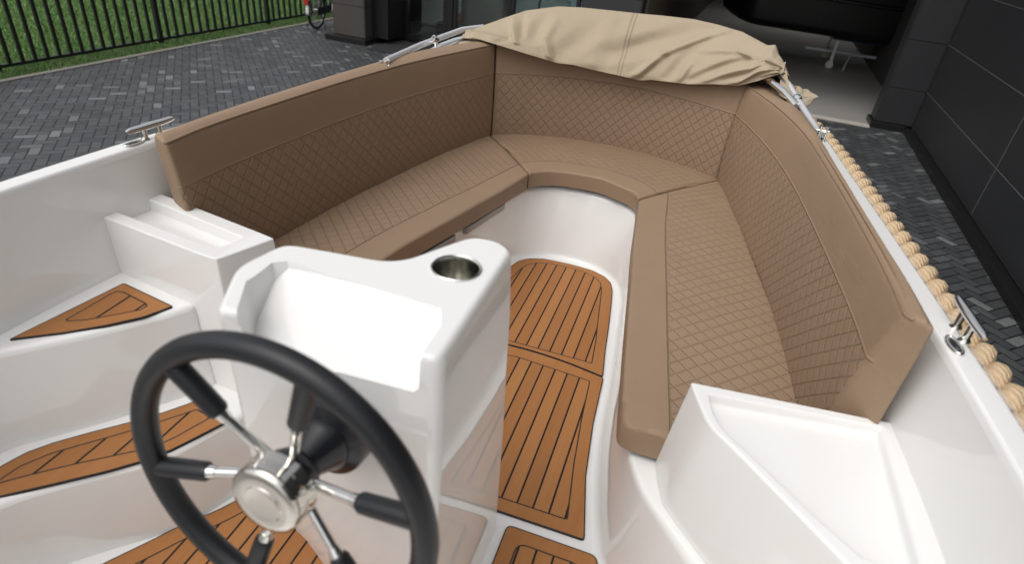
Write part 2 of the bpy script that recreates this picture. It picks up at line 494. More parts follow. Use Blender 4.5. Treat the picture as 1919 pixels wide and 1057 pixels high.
# grey blocks painting the shade of two hatch-lid gaps under the left cushion
m = MB()
for y0, y1 in ((1.62, 1.98), (2.06, 2.36)):
    def xe(y): return -.270-(2.5-y)*.20
    m.add([(xe(y0)-.02,y0,.296),(xe(y1)-.02,y1,.296),(xe(y1)-.02,y1,.336),(xe(y0)-.02,y0,.336),(xe(y0)+.006,y0,.298),(xe(y1)+.006,y1,.298),(xe(y1)+.009,y1,.334),(xe(y0)+.009,y0,.334)],
          [(0,1,2,3),(4,5,6,7),(0,1,5,4),(3,2,6,7),(0,3,7,4),(1,2,6,5)])
m.build('hatch_gap_shade', simple('gap_shade_grey', (.30,.29,.275), .35), boat, bevel=.006)

# ---- right side: ledge, locker with tray
m = MB()
ZT = .60
def ext(path, d):
    a, b = Vector(path[-2]), Vector(path[-1]); t = (b-a).normalized(); return path+[tuple(b+t*d)]
def xy(px, z): return [tuple(at_z(x, y, z)[:2]) for x, y in px]
def wing(path, n, tail, fore, xo=1.0):
    return resample(ext(path, tail), n)+[(xo, ext(path, tail)[-1][1]-.02), (xo, fore)]
bpath = xy([(1227,866),(1229,898),(1240,947),(1266,985),(1321,1057)], .33)
tpath = xy([(1295,716),(1299,728),(1310,753),(1320,778),(1333,800),(1390,855),(1480,947),(1587,1057)], ZT)
ypath = xy([(1328,739),(1330,748),(1343,785),(1362,811),(1425,868),(1520,960),(1632,1057)], ZT)
fo = at_z(1650,788,ZT); fi = at_z(1305,714,ZT); fore_y = fo.y+(1.0-fo.x)*(fo.y-fi.y)/(fo.x-fi.x)
go = at_z(1657,811,ZT); gi = at_z(1328,738,ZT); tray_y = go.y+(1.0-go.x)*(go.y-gi.y)/(go.x-gi.x)
base = wing(bpath, 22, .24, fore_y+.02); topo = wing(tpath, 22, .12, fore_y); tray = wing(ypath, 22, -.02, tray_y+.012, .926)
def rp(poly, z): return [(p[0], p[1], z) for p in poly]
low_t = [(p[0]+(.004 if i < 22 else -.006), p[1]-.003) for i, p in enumerate(tray)]
rings = [rp(base,.328)]+[[(p[0]*(1-t)+q[0]*t, p[1]*(1-t)+q[1]*t, .328+(ZT-.328)*t) for p, q in zip(base, topo)] for t in (.35,.7)]+[rp(topo,ZT), rp(tray,ZT), rp(low_t,ZT-.024)]
m.loft(rings)
m.build('side_locker', GEL, boat, bevel=.006, seg=3)

# ---- left side: locker with tray, two boarding steps with teak pads
m = MB()
topL = [(-.560,1.135),(-.552,1.160),(-.600,1.170),(-1.02,1.243),(-1.02,1.062),(-.655,1.015),(-.607,1.012),(-.597,1.03)]
botL = [(-.50,1.135),(-.49,1.165),(-.56,1.18),(-1.02,1.243),(-1.02,1.035),(-.66,.985),(-.56,.975),(-.545,1.0)]
trL = [(-.622,1.118),(-.620,1.124),(-.632,1.131),(-1.02,1.200),(-1.02,1.100),(-.672,1.054),(-.648,1.054),(-.638,1.062)]
# outline with rounded inner corners
m.loft([[(p[0], p[1], -.02) for p in botL], [(p[0]*.35+q[0]*.65, p[1]*.35+q[1]*.65, .43) for p, q in zip(botL, topL)], rp(topL,.66), rp(trL,.66), rp(inset(trL,.004),.628)])
m.build('side_locker', GEL, boat, bevel=.006, seg=3)
m = MB()
edge1 = crom([(-1.02,.52),(-.975,.635),(-.935,.688),(-.839,.802),(-.742,.940),(-.712,.992)], 5)
st1 = [(p[0], p[1]) for p in edge1]+[(-.70,1.02),(-1.03,1.07),(-1.05,.5)]
m.loft([[(p[0]+.035, p[1]-.015, .235) for p in st1], [(p[0]+.010, p[1]-.006, .40) for p in st1], [(p[0], p[1], .50) for p in st1]])
step1 = m.build('boarding_step', GEL, boat, bevel=.016, seg=4)
def plank_dir(p, q, z):
    d = at_z(*q, z)-at_z(*p, z); return math.atan2(d.y, d.x)-PI/2
T1 = m_teak('teak_step_high', .058, plank_dir((165,598),(235,553),.5045)); T2 = m_teak('teak_step_low', .058, plank_dir((290/2.994,704+525/2.994),(470/2.994,704+380/2.994),.2545))
def onp(pts, z): return [tuple(at_z(x, y, z)[:2]) for x, y in pts]
pad(step1, onp([(232,530),(325,574),(270,594),(200,610),(120,624),(15,637)], .5045), .4985, .03, T1, inner=onp([(121,600),(205,551),(219,545),(233,547),(276,569),(276,575),(262,582),(215,591),(165,600),(128,603)], .5045), rnd=.007, irnd=.004)
m = MB()
edge2 = crom([(-.98,.10),(-.90,.36),(-.818,.511),(-.759,.585),(-.634,.711),(-.595,.768),(-.545,.896),(-.50,1.01)], 5)
st2 = [(p[0], p[1]) for p in edge2]+[(-1.04,1.06),(-1.06,.1)]
m.loft([[(p[0]+.012, p[1]-.006, -.02) for p in st2], [(p[0]+.006, p[1]-.003, .15) for p in st2], [(p[0], p[1], .25) for p in st2]])
step2 = m.build('boarding_step', GEL, boat, bevel=.016, seg=4)
z8 = lambda pts: [(a/2.994, 704+b/2.994) for a, b in pts]
bk = z8([(-330,800),(-140,620),(0,510),(150,430),(300,376),(500,320),(740,258),(920,205),(1110,138)]); fr = z8([(1270,262),(1100,350),(960,420),(800,482),(600,540),(300,612),(0,682),(-200,745)])
ibk = z8([(-60,628),(0,582),(110,508),(285,435),(460,385),(640,335),(750,303),(1000,223),(1105,188)]); ifr = z8([(1180,226),(1184,238),(1000,342),(940,372),(780,425),(460,492),(280,535),(100,580),(0,608)])
pad(step2, onp(bk+fr, .2545), .2485, .034, T2, inner=onp(ibk+ifr, .2545), rnd=.006, irnd=.004)
# ---- steering console
def conring(z, RA, LA, LF, LC, pocket=0.0):
    pass
m = MB()
# outer outline at three heights, counter-clockwise from the aft right corner
def cring(z, aftR, aftL, midL, farL, dipL, dipM, lobeL, lobeF, lobeR, farR):
    P = [aftR, farR, lobeR, lobeF, lobeL, dipM, dipL, farL, midL, aftL]
    return [(p[0], p[1], z) for p in P]
r0 = cring(-.01, (.158,.572), (-.334,.836), (-.37,.885), (-.345,1.00), (-.19,.99), (-.05,1.00), (.02,1.03), (.06,1.062), (.125,1.068), (.158,1.045))
r1 = cring(.40, (.157,.592), (-.295,.690), (-.315,.78), (-.300,.93), (-.17,.93), (-.04,.94), (.03,1.0), (.065,1.03), (.122,1.035), (.156,1.008))
r2 = cring(.76, (.155,.602), (-.222,.612), (-.270,.72), (-.262,.845), (-.14,.865), (-.035,.880), (.028,.965), (.058,1.00), (.112,1.003), (.150,.975))
r3 = cring(.905, (.150,.612), (-.200,.585), (-.255,.695), (-.236,.800), (-.13,.815), (-.03,.826), (.025,.935), (.052,.982), (.105,.988), (.143,.962))
def smooth_ring(r):
    rr = [.02,.035,.03,.03,.03,.05,.05,.03,.03,.012]
    q = round_poly([(p[0], p[1]) for p in r], rr, 5)
    return [(p[0], p[1], r[0][2]) for p in q]
R0, R1, R2, R3 = map(smooth_ring, (r0, r1, r2, r3))
# rounded shoulder
R3a = [(p[0], p[1], .893) for p in R3]
q = inset([(p[0], p[1]) for p in R3], .004); R3b = [(p[0], p[1], .901) for p in q]
q = inset([(p[0], p[1]) for p in R3], .012); R3c = [(p[0], p[1], .905) for p in q]
Rm = [[tuple(a+(b-a)*t for a, b in zip(p, q)) for p, q in zip(R0, R1)] for t in (.5,)]
rings = [R0]+Rm+[R1]+[[tuple(a+(b-a)*t for a, b in zip(p, q)) for p, q in zip(R1, R2)] for t in (.5,)]+[R2]+[[tuple(a+(b-a)*t for a, b in zip(p, q)) for p, q in zip(R2, R3a)] for t in (.85,)]+[R3a, R3b, R3c]
m.loft(rings)
console = m.build('steering_console', GEL, boat)
# carve the dash pocket and the cup-holder hole
def cutter(mb):
    me = bpy.data.meshes.new('cut'); me.from_pydata(mb.v, [], mb.f); me.update()
    bm = bmesh.new(); bm.from_mesh(me); bmesh.ops.remove_doubles(bm, verts=bm.verts, dist=1e-6); bmesh.ops.recalc_face_normals(bm, faces=bm.faces); bm.to_mesh(me); bm.free()
    o = bpy.data.objects.new('cut', me); C.objects.link(o); return o
def carve(ob, cut):
    bpy.context.view_layer.update()
    md = ob.modifiers.new('b', 'BOOLEAN'); md.object = cut; md.operation = 'DIFFERENCE'; md.solver = 'EXACT'
    dg = bpy.context.evaluated_depsgraph_get(); me = bpy.data.meshes.new_from_object(ob.evaluated_get(dg))
    ob.modifiers.remove(md); old = ob.data; ob.data = me; bpy.data.objects.remove(cut)
    for p in me.polygons: p.use_smooth = True
    me.set_sharp_from_angle(angle=math.radians(40))
c = MB()       # pocket: floor slopes down towards the helmsman, open at the aft face
pk = [(.122,.50),(.118,.690),(.100,.728),(-.02,.735),(-.125,.739),(-.200,.752),(-.215,.735),(-.212,.665),(-.172,.592),(-.150,.50)]
low = [(.120,.50,.772),(.117,.688,.8985),(.099,.727,.9043),(-.02,.7345,.9043),(-.123,.7375,.903),(-.186,.741,.893),(-.200,.721,.876),(-.194,.655,.832),(-.155,.590,.802),(-.134,.50,.770)]
c.loft([low, [(p[0], p[1], .93) for p in pk]])
carve(console, cutter(c))
cup = at_z(855, 503, .905)
c = MB(); c.lathe([(.0001,-.085),(.036,-.085),(.040,-.03),(.0405,.05),(.0001,.05)], cup, (0,0,1), 40)
carve(console, cutter(c))
b = console.modifiers.new('bevel', 'BEVEL'); b.width = .009; b.segments = 4; b.limit_method = 'ANGLE'; b.angle_limit = math.radians(38)
console.modifiers.new('wn', 'WEIGHTED_NORMAL').keep_sharp = True
m = MB()
m.lathe([(.0445,.000),(.0448,.0022),(.0432,.0036),(.0412,.003),(.0398,.000),(.0390,-.006),(.0345,-.074),(.030,-.079),(.0001,-.080)], cup, (0,0,1), 64)
m.build('cup_holder', simple('brushed_steel', (.66,.65,.61), .14, 1.0), console)

# ---- steering wheel
wc = Vector((-.014,.445,.7475)); wn = Vector((-.047,-1,.075)).normalized()
wu = wn.cross(Vector((0,0,1))).normalized(); wv = wu.cross(wn)
wheel_ring = MB()
RW = .225
wheel_ring.tube([wc+(wu*math.cos(2*PI*k/96)+wv*math.sin(2*PI*k/96))*RW for k in range(96)], .0178, 18, closed=True)
wheel = wheel_ring.build('steering_wheel', BLACKR, boat)
for k in range(6):
    a = math.radians(46+60*k); d = wu*math.cos(a)+wv*math.sin(a)
    m = MB()
    p0 = wc+d*.040-wn*.024; p1 = wc+d*.150-wn*.004; p2 = wc+d*(RW-.004)
    m.tube([p0, p0+(p1-p0)*.5, p1], .0075, 14, 0)
    s = p0+(p1-p0)*.80
    m.tube([s-(p1-p0).normalized()*.012, s+(p2-s)*.02, s+(p2-s)*.04], [.0085,.0105,.0105], 14, 0)
    m.tube([s, s+(p2-s)*.06, s+(p2-s)*.5, s+(p2-s)*.94, p2], [.0115,.0145,.0150,.0155,.0150], 14, 1)
    m.build('spoke', [CHROME, BLACKR], wheel)
m = MB()
m.lathe([(r*1.24, d*1.15) for r, d in [(.0001,.0150),(.018,.0156),(.0225,.0166),(.0240,.0150),(.031,.0160),(.0385,.0155),(.0425,.012),(.0440,.006),(.0440,-.004),(.0430,-.006),(.0430,-.011),(.0440,-.013),(.0440,-.021),(.040,-.023),(.0001,-.023)]], wc+wn*.010, wn, 56)
m.build('hub_cap', simple('hub_steel', (.60,.57,.52), .09, 1.0), wheel)
m = MB()
m.lathe([(.0001,-.012),(.036,-.012),(.041,-.020),(.042,-.034),(.036,-.046),(.026,-.052),(.0001,-.052)], wc, wn, 40)
m.build('hub', BLACKP, wheel)
m = MB()
m.lathe([(.0001,-.048),(.026,-.048),(.029,-.060),(.042,-.088),(.046,-.094),(.046,-.102),(.063,-.108),(.065,-.114),(.065,-.170),(.0001,-.170)], wc, wn, 44)
m.lathe([(.0060,.0),(.0060,.003),(.0001,.004)], wc-wn*.110+wu*-.048+wv*.010, wn, 12)
m.build('helm_boss', BLACKP, wheel)

# ---- mooring cleats on the gunwale
def cleat(pos, d, up=Vector((0,0,1)), h=.042):
    d = Vector(d).normalized(); s = up.cross(d).normalized(); pos = Vector(pos)
    m = MB()
    bar = [pos+up*h-d*.077, pos+up*(h+.001)-d*.066, pos+up*h-d*.04, pos+up*h, pos+up*h+d*.04, pos+up*(h+.001)+d*.066, pos+up*h+d*.077]
    m.tube(bar, [.004,.0075,.0088,.0095,.0088,.0075,.004], 14)
    root = m.build('mooring_cleat', CHROME, boat)
    for q in (-1, 1):
        m = MB(); m.tube([pos+d*(.024*q)+up*.001, pos+d*(.024*q)+up*.009, pos+d*(.024*q)+up*h], [.0120,.0075,.0070], 14)
        m.build('post', CHROME, root)
    m = MB()   # low oval ring beside the posts
    ring = [pos-s*.030*0+d*(.030*math.cos(2*PI*k/32))+s*(.012*math.sin(2*PI*k/32))+up*.004 for k in range(32)]
    return root, ring
cr, _ = cleat(at_z(1798,626,.807), (-.055,1,.005))
cl, _ = cleat(at_z(287,256,.809), (.07,1,.005), h=.033)
for par, ctr, d in ((cr, at_z(1788,648,.8080), Vector((-.05,1,0))), (cl, at_z(252,269,.8085), Vector((.05,1,0)))):
    d.normalize(); s = Vector((0,0,1)).cross(d)
    m = MB()
    n = 36
    m.tube([ctr+d*(.030*math.cos(2*PI*k/n))+s*(.0105*math.sin(2*PI*k/n))+Vector((0,0,.0015)) for k in range(n)], .0036, 8, closed=True)
    m.add([ctr+d*(.028*math.cos(2*PI*k/n))+s*(.0095*math.sin(2*PI*k/n))+Vector((0,0,.0008)) for k in range(n)], [tuple(range(n))], 1)
    m.build('base_ring', [CHROME, BLACKP], par)

# =================================================================== cushions (lift-off, so things of their own)
def pdist(p, line):
    best = 9
    for a, b in zip(line, line[1:]):
        ax, ay = a[:2]; bx, by = b[:2]; l2 = (bx-ax)**2+(by-ay)**2
        k = max(0, min(1, ((p.x-ax)*(bx-ax)+(p.y-ay)*(by-ay))/l2))
        best = min(best, math.hypot(p.x-ax-(bx-ax)*k, p.y-ay-(by-ay)*k))
    return best
def seat_cushion(name, F, B, label, n=90, rr=.013, ref=None):
    """F: front edge, B: back edge (plan curves, same direction); top z = .42"""
    F = resample(F, n); B = resample(B, n)
    e_t = [0,.0012,.004,.008,.013,.02,.03,.05,.08,.12]
    m = MB(); rows = []; uvs = []
    L = [0]
    for a, b in zip(F, F[1:]): L.append(L[-1]+math.dist(a, b))
    Lt = L[-1]
    for i in range(n):
        a, b = Vector(F[i]), Vector(B[i]); W = (b-a).length
        ds = e_t+[.12+(W-.24)*k/8 for k in range(1, 8)]+[W-x for x in e_t[::-1]]
        if W < .27: ds = [W*k/(len(ds)-1) for k in range(len(ds))]
        row = []; uv = []
        es = min(L[i], Lt-L[i])
        for d in ds:
            p = a+(b-a)*(d/W)
            e = min(d, W-d, es)
            dz = 0 if e >= rr else rr-math.sqrt(max(0, rr*rr-(rr-e)**2))
            crown = .006*math.sin(PI*d/W)
            z = .42-dz*.8+crown+.003*noise.noise(Vector((p.x*6, p.y*6, 0)))
            row.append((p.x, p.y, z)); uv.append((L[i], pdist(p, ref) if ref else d))
        # sides
        row = [(a.x, a.y, .347)]+[(a.x, a.y, .36)]+row+[(b.x, b.y, .36)]+[(b.x, b.y, .347)]
        uv = [(L[i], -.08), (L[i], -.065)]+uv+[(L[i], uv[-1][1]), (L[i], uv[-1][1])]
        rows.append(row); uvs.append(uv)
    m.grid(rows, 0, uvs)
    for r, u in ((rows[0], uvs[0]), (rows[-1], uvs[-1])):
        k = len(r); m.add(r, [tuple(range(k))], 0, [(0, -.5)]*k)
    o = m.build(name, L_SEAT, None)
    tag(o, label, 'seat cushion', 'seat cushions round the bow well')
    return o
# right seat
Fr = crom([(.452,1.110),(.425,1.116),(.411,1.135),(.403,1.19),(.394,1.262),(.366,1.504),(.332,1.819),(.300,2.10),(.280,2.33),(.272,2.42),(.263,2.500)], 8)
Br = crom([(.530,1.110),(.60,1.172),(.75,1.20),(.86,1.218),(.84,1.42),(.83,1.6),(.80,1.80),(.758,2.05),(.70,2.40),(.648,2.67),(.598,2.965)], 8)
seat_cushion('seat_cushion', Fr, Br, 'tan quilted seat cushion along the right side, its squared end beside the white tray locker', ref=[(.425,1.0),(.411,1.115),(.394,1.262),(.366,1.504),(.332,1.819),(.300,2.10),(.280,2.30),(.262,2.60)])
Fl = [(-x, y) for x, y in [(.462,1.20),(.470,1.40),(.456,1.546),(.428,1.706),(.369,1.948),(.301,2.247),(.246,2.50),(.244,2.524)]]
Bl = [(-x, y) for x, y in [(.86,1.27),(.85,1.45),(.843,1.60),(.82,1.76),(.787,2.0),(.737,2.28),(.68,2.62),(.592,2.968)]]
seat_cushion('seat_cushion', crom(Fl, 8), crom(Bl, 8), 'tan quilted seat cushion along the left side, running behind the steering console')
Ff = crom([(-.241,2.530),(-.225,2.560),(-.17,2.612),(-.10,2.640),(0,2.652),(.08,2.648),(.160,2.612),(.212,2.585),(.245,2.548),(.262,2.504)], 8)
Bf = crom([(-.588,2.972),(-.50,3.025),(-.40,3.072),(-.20,3.135),(0,3.160),(.20,3.135),(.40,3.072),(.50,3.025),(.594,2.970)], 8)
seat_cushion('seat_cushion', Ff, Bf, 'tan quilted seat cushion curved across the bow between the two side cushions')

def back_cushion(name, Bi, Ti, To, z0, ztop, label, n=80, bw=.06):
    """Bi: foot of the inner face, Ti: top inner edge, To: top outer edge (plan curves); ztop = (start, end)"""
    fr = [0,.0006,.0016,.003,.0048,.0072,.0100,.0135]
    fr = fr+[.0135+(1-.027)*k/(n-1) for k in range(1, n-1)]+[1-f for f in fr[::-1]]
    def pick(c):
        c = resample(c, 1200); out = []
        for f in fr:
            x = f*1199; k = min(1198, int(x)); w = x-k; out.append(tuple(a+(b-a)*w for a, b in zip(c[k], c[k+1])))
        return out
    Bi, Ti, To = pick(Bi), pick(Ti), pick(To); n = len(fr)
    L = [0]
    for a, b in zip(Bi, Bi[1:]): L.append(L[-1]+math.dist(a, b))
    m = MB(); rows = []; uvs = []; pip = []
    rr = .016
    for i in range(n):
        zt = ztop[0]+(ztop[1]-ztop[0])*fr[i]
        a = Vector((*Bi[i], z0)); b = Vector((*Ti[i], zt)); c = Vector((*To[i], zt+.006))
        H = (b-a).length; out = (c-b); W = out.length; o = out/W; up = (b-a)/H
        es = min(L[i], L[-1]-L[i])
        sh = 0 if es >= .014 else (.014-math.sqrt(max(0, .014**2-(.014-es)**2)))
        row = []; uv = []; U = L[i]+(-1 if L[i] < L[-1]/2 else 1)*sh*1.3
        ts = [0,.03,.07]+[.07+.86*k/14 for k in range(1, 14)]+[.93]
        for t in ts:
            bul = .012*math.sin(PI*min(1, t*1.02))**.8
            p = a+(b-a)*t - o*bul + o*sh
            row.append(p); uv.append((U, t*H))
        for k in range(6):                                     # rounded inner top edge
            an = PI/2*k/5
            p = b - up*rr + o*rr + (-o*math.cos(an)+up*math.sin(an))*rr + o*sh*math.cos(an) - up*sh*math.sin(an)
            row.append(p); uv.append((U, H-rr+rr*an/1.57))
        pip.append(b+(o*.004+up*-.001)+o*sh)
        for t in (.35,.65):
            row.append(b+o*(W*t)+up*(.006*math.sin(PI*t)-sh)); uv.append((U, H+t*W))
        for k in range(5):
            an = PI/2*k/4
            row.append(c - o*rr - up*rr + (o*math.sin(an)+up*math.cos(an))*rr - up*sh*math.cos(an)-o*sh*math.sin(an)); uv.append((U, H+W))
        d = Vector((*Bi[i], z0))+o*bw+Vector((0, (c.y-b.y)*.3, 0))
        row.append(d-o*sh); uv.append((U, H+W))
        rows.append(row); uvs.append(uv)
    m.grid(rows, 0, uvs, closed=False)
    for r in (rows[0], rows[-1]):
        m.add(r, [tuple(range(len(r)))], 0, [(0, 5.0)]*len(r))
    m.add([rows[0][0], rows[-1][0], rows[-1][-1], rows[0][-1]], [], 0)
    ob = m.build(name, L_BACK, None)
    tag(ob, label, 'backrest cushion', 'backrest cushions round the bow seat')
    m = MB()
    m.tube([p for p in pip], .0026, 6)
    m.build('piping', L_PLAIN, ob)
    return ob
ZB = .405
back_cushion('backrest_cushion',
    crom([(.842,1.205),(.836,1.32),(.822,1.50),(.800,1.72),(.765,2.0),(.700,2.37),(.645,2.66),(.579,2.952)], 8),
    crom([(.872,1.155),(.870,1.33),(.852,1.62),(.830,1.90),(.790,2.30),(.730,2.58),(.660,2.80),(.588,2.975)], 8),
    crom([(.922,1.120),(.912,1.33),(.885,1.65),(.862,1.98),(.828,2.45),(.792,2.68),(.735,2.90),(.662,3.055)], 8),
    ZB, (.853,.862), 'tan backrest cushion with quilted face along the right gunwale, its end facing the cleat', bw=.098)
back_cushion('backrest_cushion',
    crom([(-.577,2.952),(-.652,2.66),(-.722,2.33),(-.776,2.0),(-.808,1.74),(-.828,1.50),(-.838,1.32),(-.840,1.20)], 8),
    crom([(-.596,2.972),(-.728,2.46),(-.778,2.19),(-.814,1.92),(-.842,1.60),(-.856,1.40),(-.858,1.28),(-.850,1.165)], 8),
    crom([(-.664,3.050),(-.795,2.66),(-.842,2.40),(-.880,2.05),(-.908,1.70),(-.918,1.50),(-.922,1.35),(-.922,1.195)], 8),
    ZB, (.862,.853), 'tan backrest cushion with quilted face along the left gunwale, in shade', bw=.09)
arcB = [(-.574,2.956),(-.49,3.008),(-.39,3.060),(-.20,3.122),(0,3.145),(.20,3.122),(.39,3.060),(.49,3.008),(.576,2.956)]
back_cushion('backrest_cushion', crom(arcB, 8),
    crom([(x*1.03, y+.022) for x, y in arcB], 8), crom([(x*1.13, y+.098) for x, y in arcB], 8),
    ZB, (.862,.862), 'tan curved backrest cushion across the bow under the folded canopy')

# =================================================================== folded canopy on the bow
canopy = empty('folded_canopy', (0, 3.1, .86))
tag(canopy, 'folded beige canvas canopy with metal tubes lying over the bow backrest', 'boat canopy')
def loc(p): return Vector(p)-Vector((0, 3.1, .86))
low_px = [(866,70,2.93),(900,74,2.925),(925,81,2.925),(980,98,2.98),(1043,117,3.03),(1075,121,3.05),(1120,132,3.07),(1200,150,3.07),(1222,149,3.065),(1290,157,3.03),(1340,157,2.985),(1383,160,2.94),(1420,151,2.90),(1455,140,2.88),(1470,134,2.88)]
top_px = [(866,64,2.99),(882,58,3.06),(905,48,3.13),(945,33,3.20),(985,19,3.26),(1045,11,3.31),(1090,13,3.33),(1130,17,3.34),(1215,26,3.34),(1240,28,3.34),(1300,35,3.31),(1345,45,3.27),(1392,59,3.20),(1438,84,3.10),(1453,83,3.06),(1458,100,3.03),(1466,112,3.0),(1478,142,2.93)]
NU, NV = 300, 84
low = resample([at_y(*p) for p in low_px], NU)
top = resample([at_y(*p) for p in top_px], NU)
# creases: (s0,t0,s1,t1,width,amplitude)
CR = [(.55,.0,.62,.42,.030,.030),(.62,.42,.755,.95,.030,.030),(.46,.30,.70,.86,.085,-.036),(.56,.62,.50,.35,.05,-.010),
      (.655,.05,.69,.50,.040,-.014),(.69,.0,.70,.30,.022,.016),(.73,.08,.865,.60,.038,-.026),(.77,.05,.90,.52,.026,.016),(.85,.0,.955,.55,.030,.028),(.82,.10,.90,.40,.022,-.014),
      (.88,.55,.965,.72,.020,.022),(.865,.62,.80,.66,.018,.012),(.91,.35,.965,.60,.016,-.020),(.93,.18,.985,.40,.014,.014),(.72,.55,.84,.66,.03,.012),
      (.29,.0,.275,.38,.032,.020),(.275,.38,.30,.75,.030,.010),(.33,.15,.40,.62,.075,-.020),(.235,.30,.265,.80,.045,-.020),(.185,.20,.175,.95,.024,.022),(.205,.35,.205,.9,.022,-.016),(.12,.10,.17,.35,.03,-.010),(.43,.10,.445,.85,.05,.008)]
m = MB(); rows = []; uvs = []
def seg_d(s, t, c):
    ax, ay, bx, by = c[0]*2.2, c[1]*.6, c[2]*2.2, c[3]*.6; px, py = s*2.2, t*.6
    k = max(0, min(1, ((px-ax)*(bx-ax)+(py-ay)*(by-ay))/((bx-ax)**2+(by-ay)**2)))
    return math.hypot(px-ax-(bx-ax)*k, py-ay-(by-ay)*k), k
for i in range(NU):
    s = i/(NU-1); a, b = Vector(low[i]), Vector(top[i]); row = []; uv = []
    fade = min(1, s/.05, (1-s)/.04)
    back0 = b+Vector((b.x*.05, .16, -.02)); back1 = b+Vector((b.x*.10, .27, -.24))
    for j in range(NV):
        t = j/(NV-1)*1.6
        if t <= 1:
            p = a+(b-a)*t
            bul = math.sin(PI*min(1, t*.92+.02))**.75
            p = p+Vector((0, -.050, .010))*bul*fade
            d = 0
            for c in CR:
                dd, k = seg_d(s, t, c); q_ = max(0, 1-dd/(c[4]*2.2*.72)); d += 1.08*c[5]*(q_*q_*(3-2*q_))*(.5+.5*math.sin(PI*min(.97, max(.03, k))))
            d += .009*noise.noise(Vector((s*9, t*2.4, 3)))+.004*noise.noise(Vector((s*24, t*6, 8)))
            edge = min(1, t/.06)*min(1, (1-t)/.10+.15)
            p = p+Vector((0, -1, .25))*d*edge*fade
        else:
            k = (t-1)/.6
            p = b*(1-k)**2+back0*2*k*(1-k)+back1*k*k
        row.append(loc(p)); uv.append((s, t))
    # hem rolled under
    h1 = loc(a+Vector((0, .012, -.004))); h2 = loc(a+Vector((0, .055, .03)))
    rows.append([h2, h1]+row); uvs.append([(s, -.1), (s, -.05)]+uv)
m.grid(rows, 0, uvs)
cov = m.build('canvas_cover', CANVAS, canopy)
md = cov.modifiers.new('t', 'SOLIDIFY'); md.thickness = .003
# crumpled tail of the canvas at the right-hand end
def quadpatch(pts_px, n=9, amp=.012, seed=1):
    A, B, D, E = [at_y(*p) for p in pts_px]
    rows = []
    for i in range(n):
        r = []
        for j in range(n):
            u, v = i/(n-1), j/(n-1)
            p = A*(1-u)*(1-v)+B*u*(1-v)+D*u*v+E*(1-u)*v
            w = amp*(noise.noise(Vector((u*2.2+seed, v*2.2, seed*3)))+.9*math.sin(u*7+v*3+seed)*.5)
            r.append(loc(p+Vector((w*.5, -w, w*.6))))
        rows.append(r)
    return rows
m = MB()
m.grid(quadpatch([(1455,126,2.93),(1474,134,2.90),(1481,168,2.82),(1464,140,2.90)], 8, .006, 2))
m.grid(quadpatch([(1462,150,2.86),(1492,163,2.88),(1492,198,2.76),(1470,185,2.74)], 12, .02, 3))
m.grid(quadpatch([(1484,160,2.93),(1515,166,2.95),(1532,182,2.86),(1497,184,2.84)], 12, .012, 5))
m.grid(quadpatch([(1492,180,2.84),(1532,182,2.86),(1508,206,2.76),(1485,202,2.72)], 12, .014, 8))
fl = m.build('canvas_tail', CANVAS, canopy)
md = fl.modifiers.new('t', 'SOLIDIFY'); md.thickness = .004
m = MB()
m.grid(quadpatch([(852,78,2.92),(905,74,2.96),(925,82,2.99),(868,92,2.90)], 10, .010, 4))
m.build('canvas_tail', CANVAS, canopy).modifiers.new('t', 'SOLIDIFY').thickness = .004
# tubes
def tube_part(name, pts, r, mat=ALU):
    m = MB(); m.tube([loc(p) for p in pts], r, 14); return m.build(name, mat, canopy)
hl = at_z(724,113,.875); hr = at_z(1536,252,.842)
tube_part('frame_tube', [hl, at_y(790,83,2.70), at_y(866,55,3.02), at_y(905,50,3.18)], .0135)
tube_part('frame_tube', [at_y(806,98,2.70), at_y(826,86,2.80), at_y(852,76,2.92), at_y(880,70,3.0)], .0145)
tube_part('frame_tube', [hr, at_y(1505,203,2.70), at_y(1478,160,2.86), at_y(1462,138,2.95)], .0135)
tube_part('frame_tube', [at_y(1492,198,2.70), at_y(1470,172,2.78), at_y(1448,154,2.86), at_y(1430,145,2.95)], .0140, CHROME)
for p, q in ((at_y(815,74,2.78), at_y(817,92,2.74)), (at_y(1494,184,2.76), at_y(1491,197,2.72))):
    m = MB(); ax = Vector(p)-Vector(q)
    m.lathe([(.0145,-.012),(.019,-.012),(.019,.012),(.0145,.012)], loc(p), ray(1,1).cross(ax), 18)
    m.tube([loc(p), loc(q)], .007, 10)
    m.build('clamp', CHROME, canopy)
for h in (hl, hr):
    sgn = 1 if h.x > 0 else -1
    m = MB()
    b = Vector((h.x+.004*sgn, h.y-.012, .826))
    m.box(loc(b)-Vector((.014,.03,.006)), loc(b)+Vector((.014,.03,.004)))
    for q in (-.011, .011):
        m.box(loc(b)+Vector((q-.003,-.014,.004)), loc(b)+Vector((q+.003,.014,.052)))
    m.tube([loc(b)+Vector((-.024,0,.034)), loc(b)+Vector((.024,0,.034))], .005, 10)
    m.build('deck_hinge', CHROME, canopy, bevel=.002)

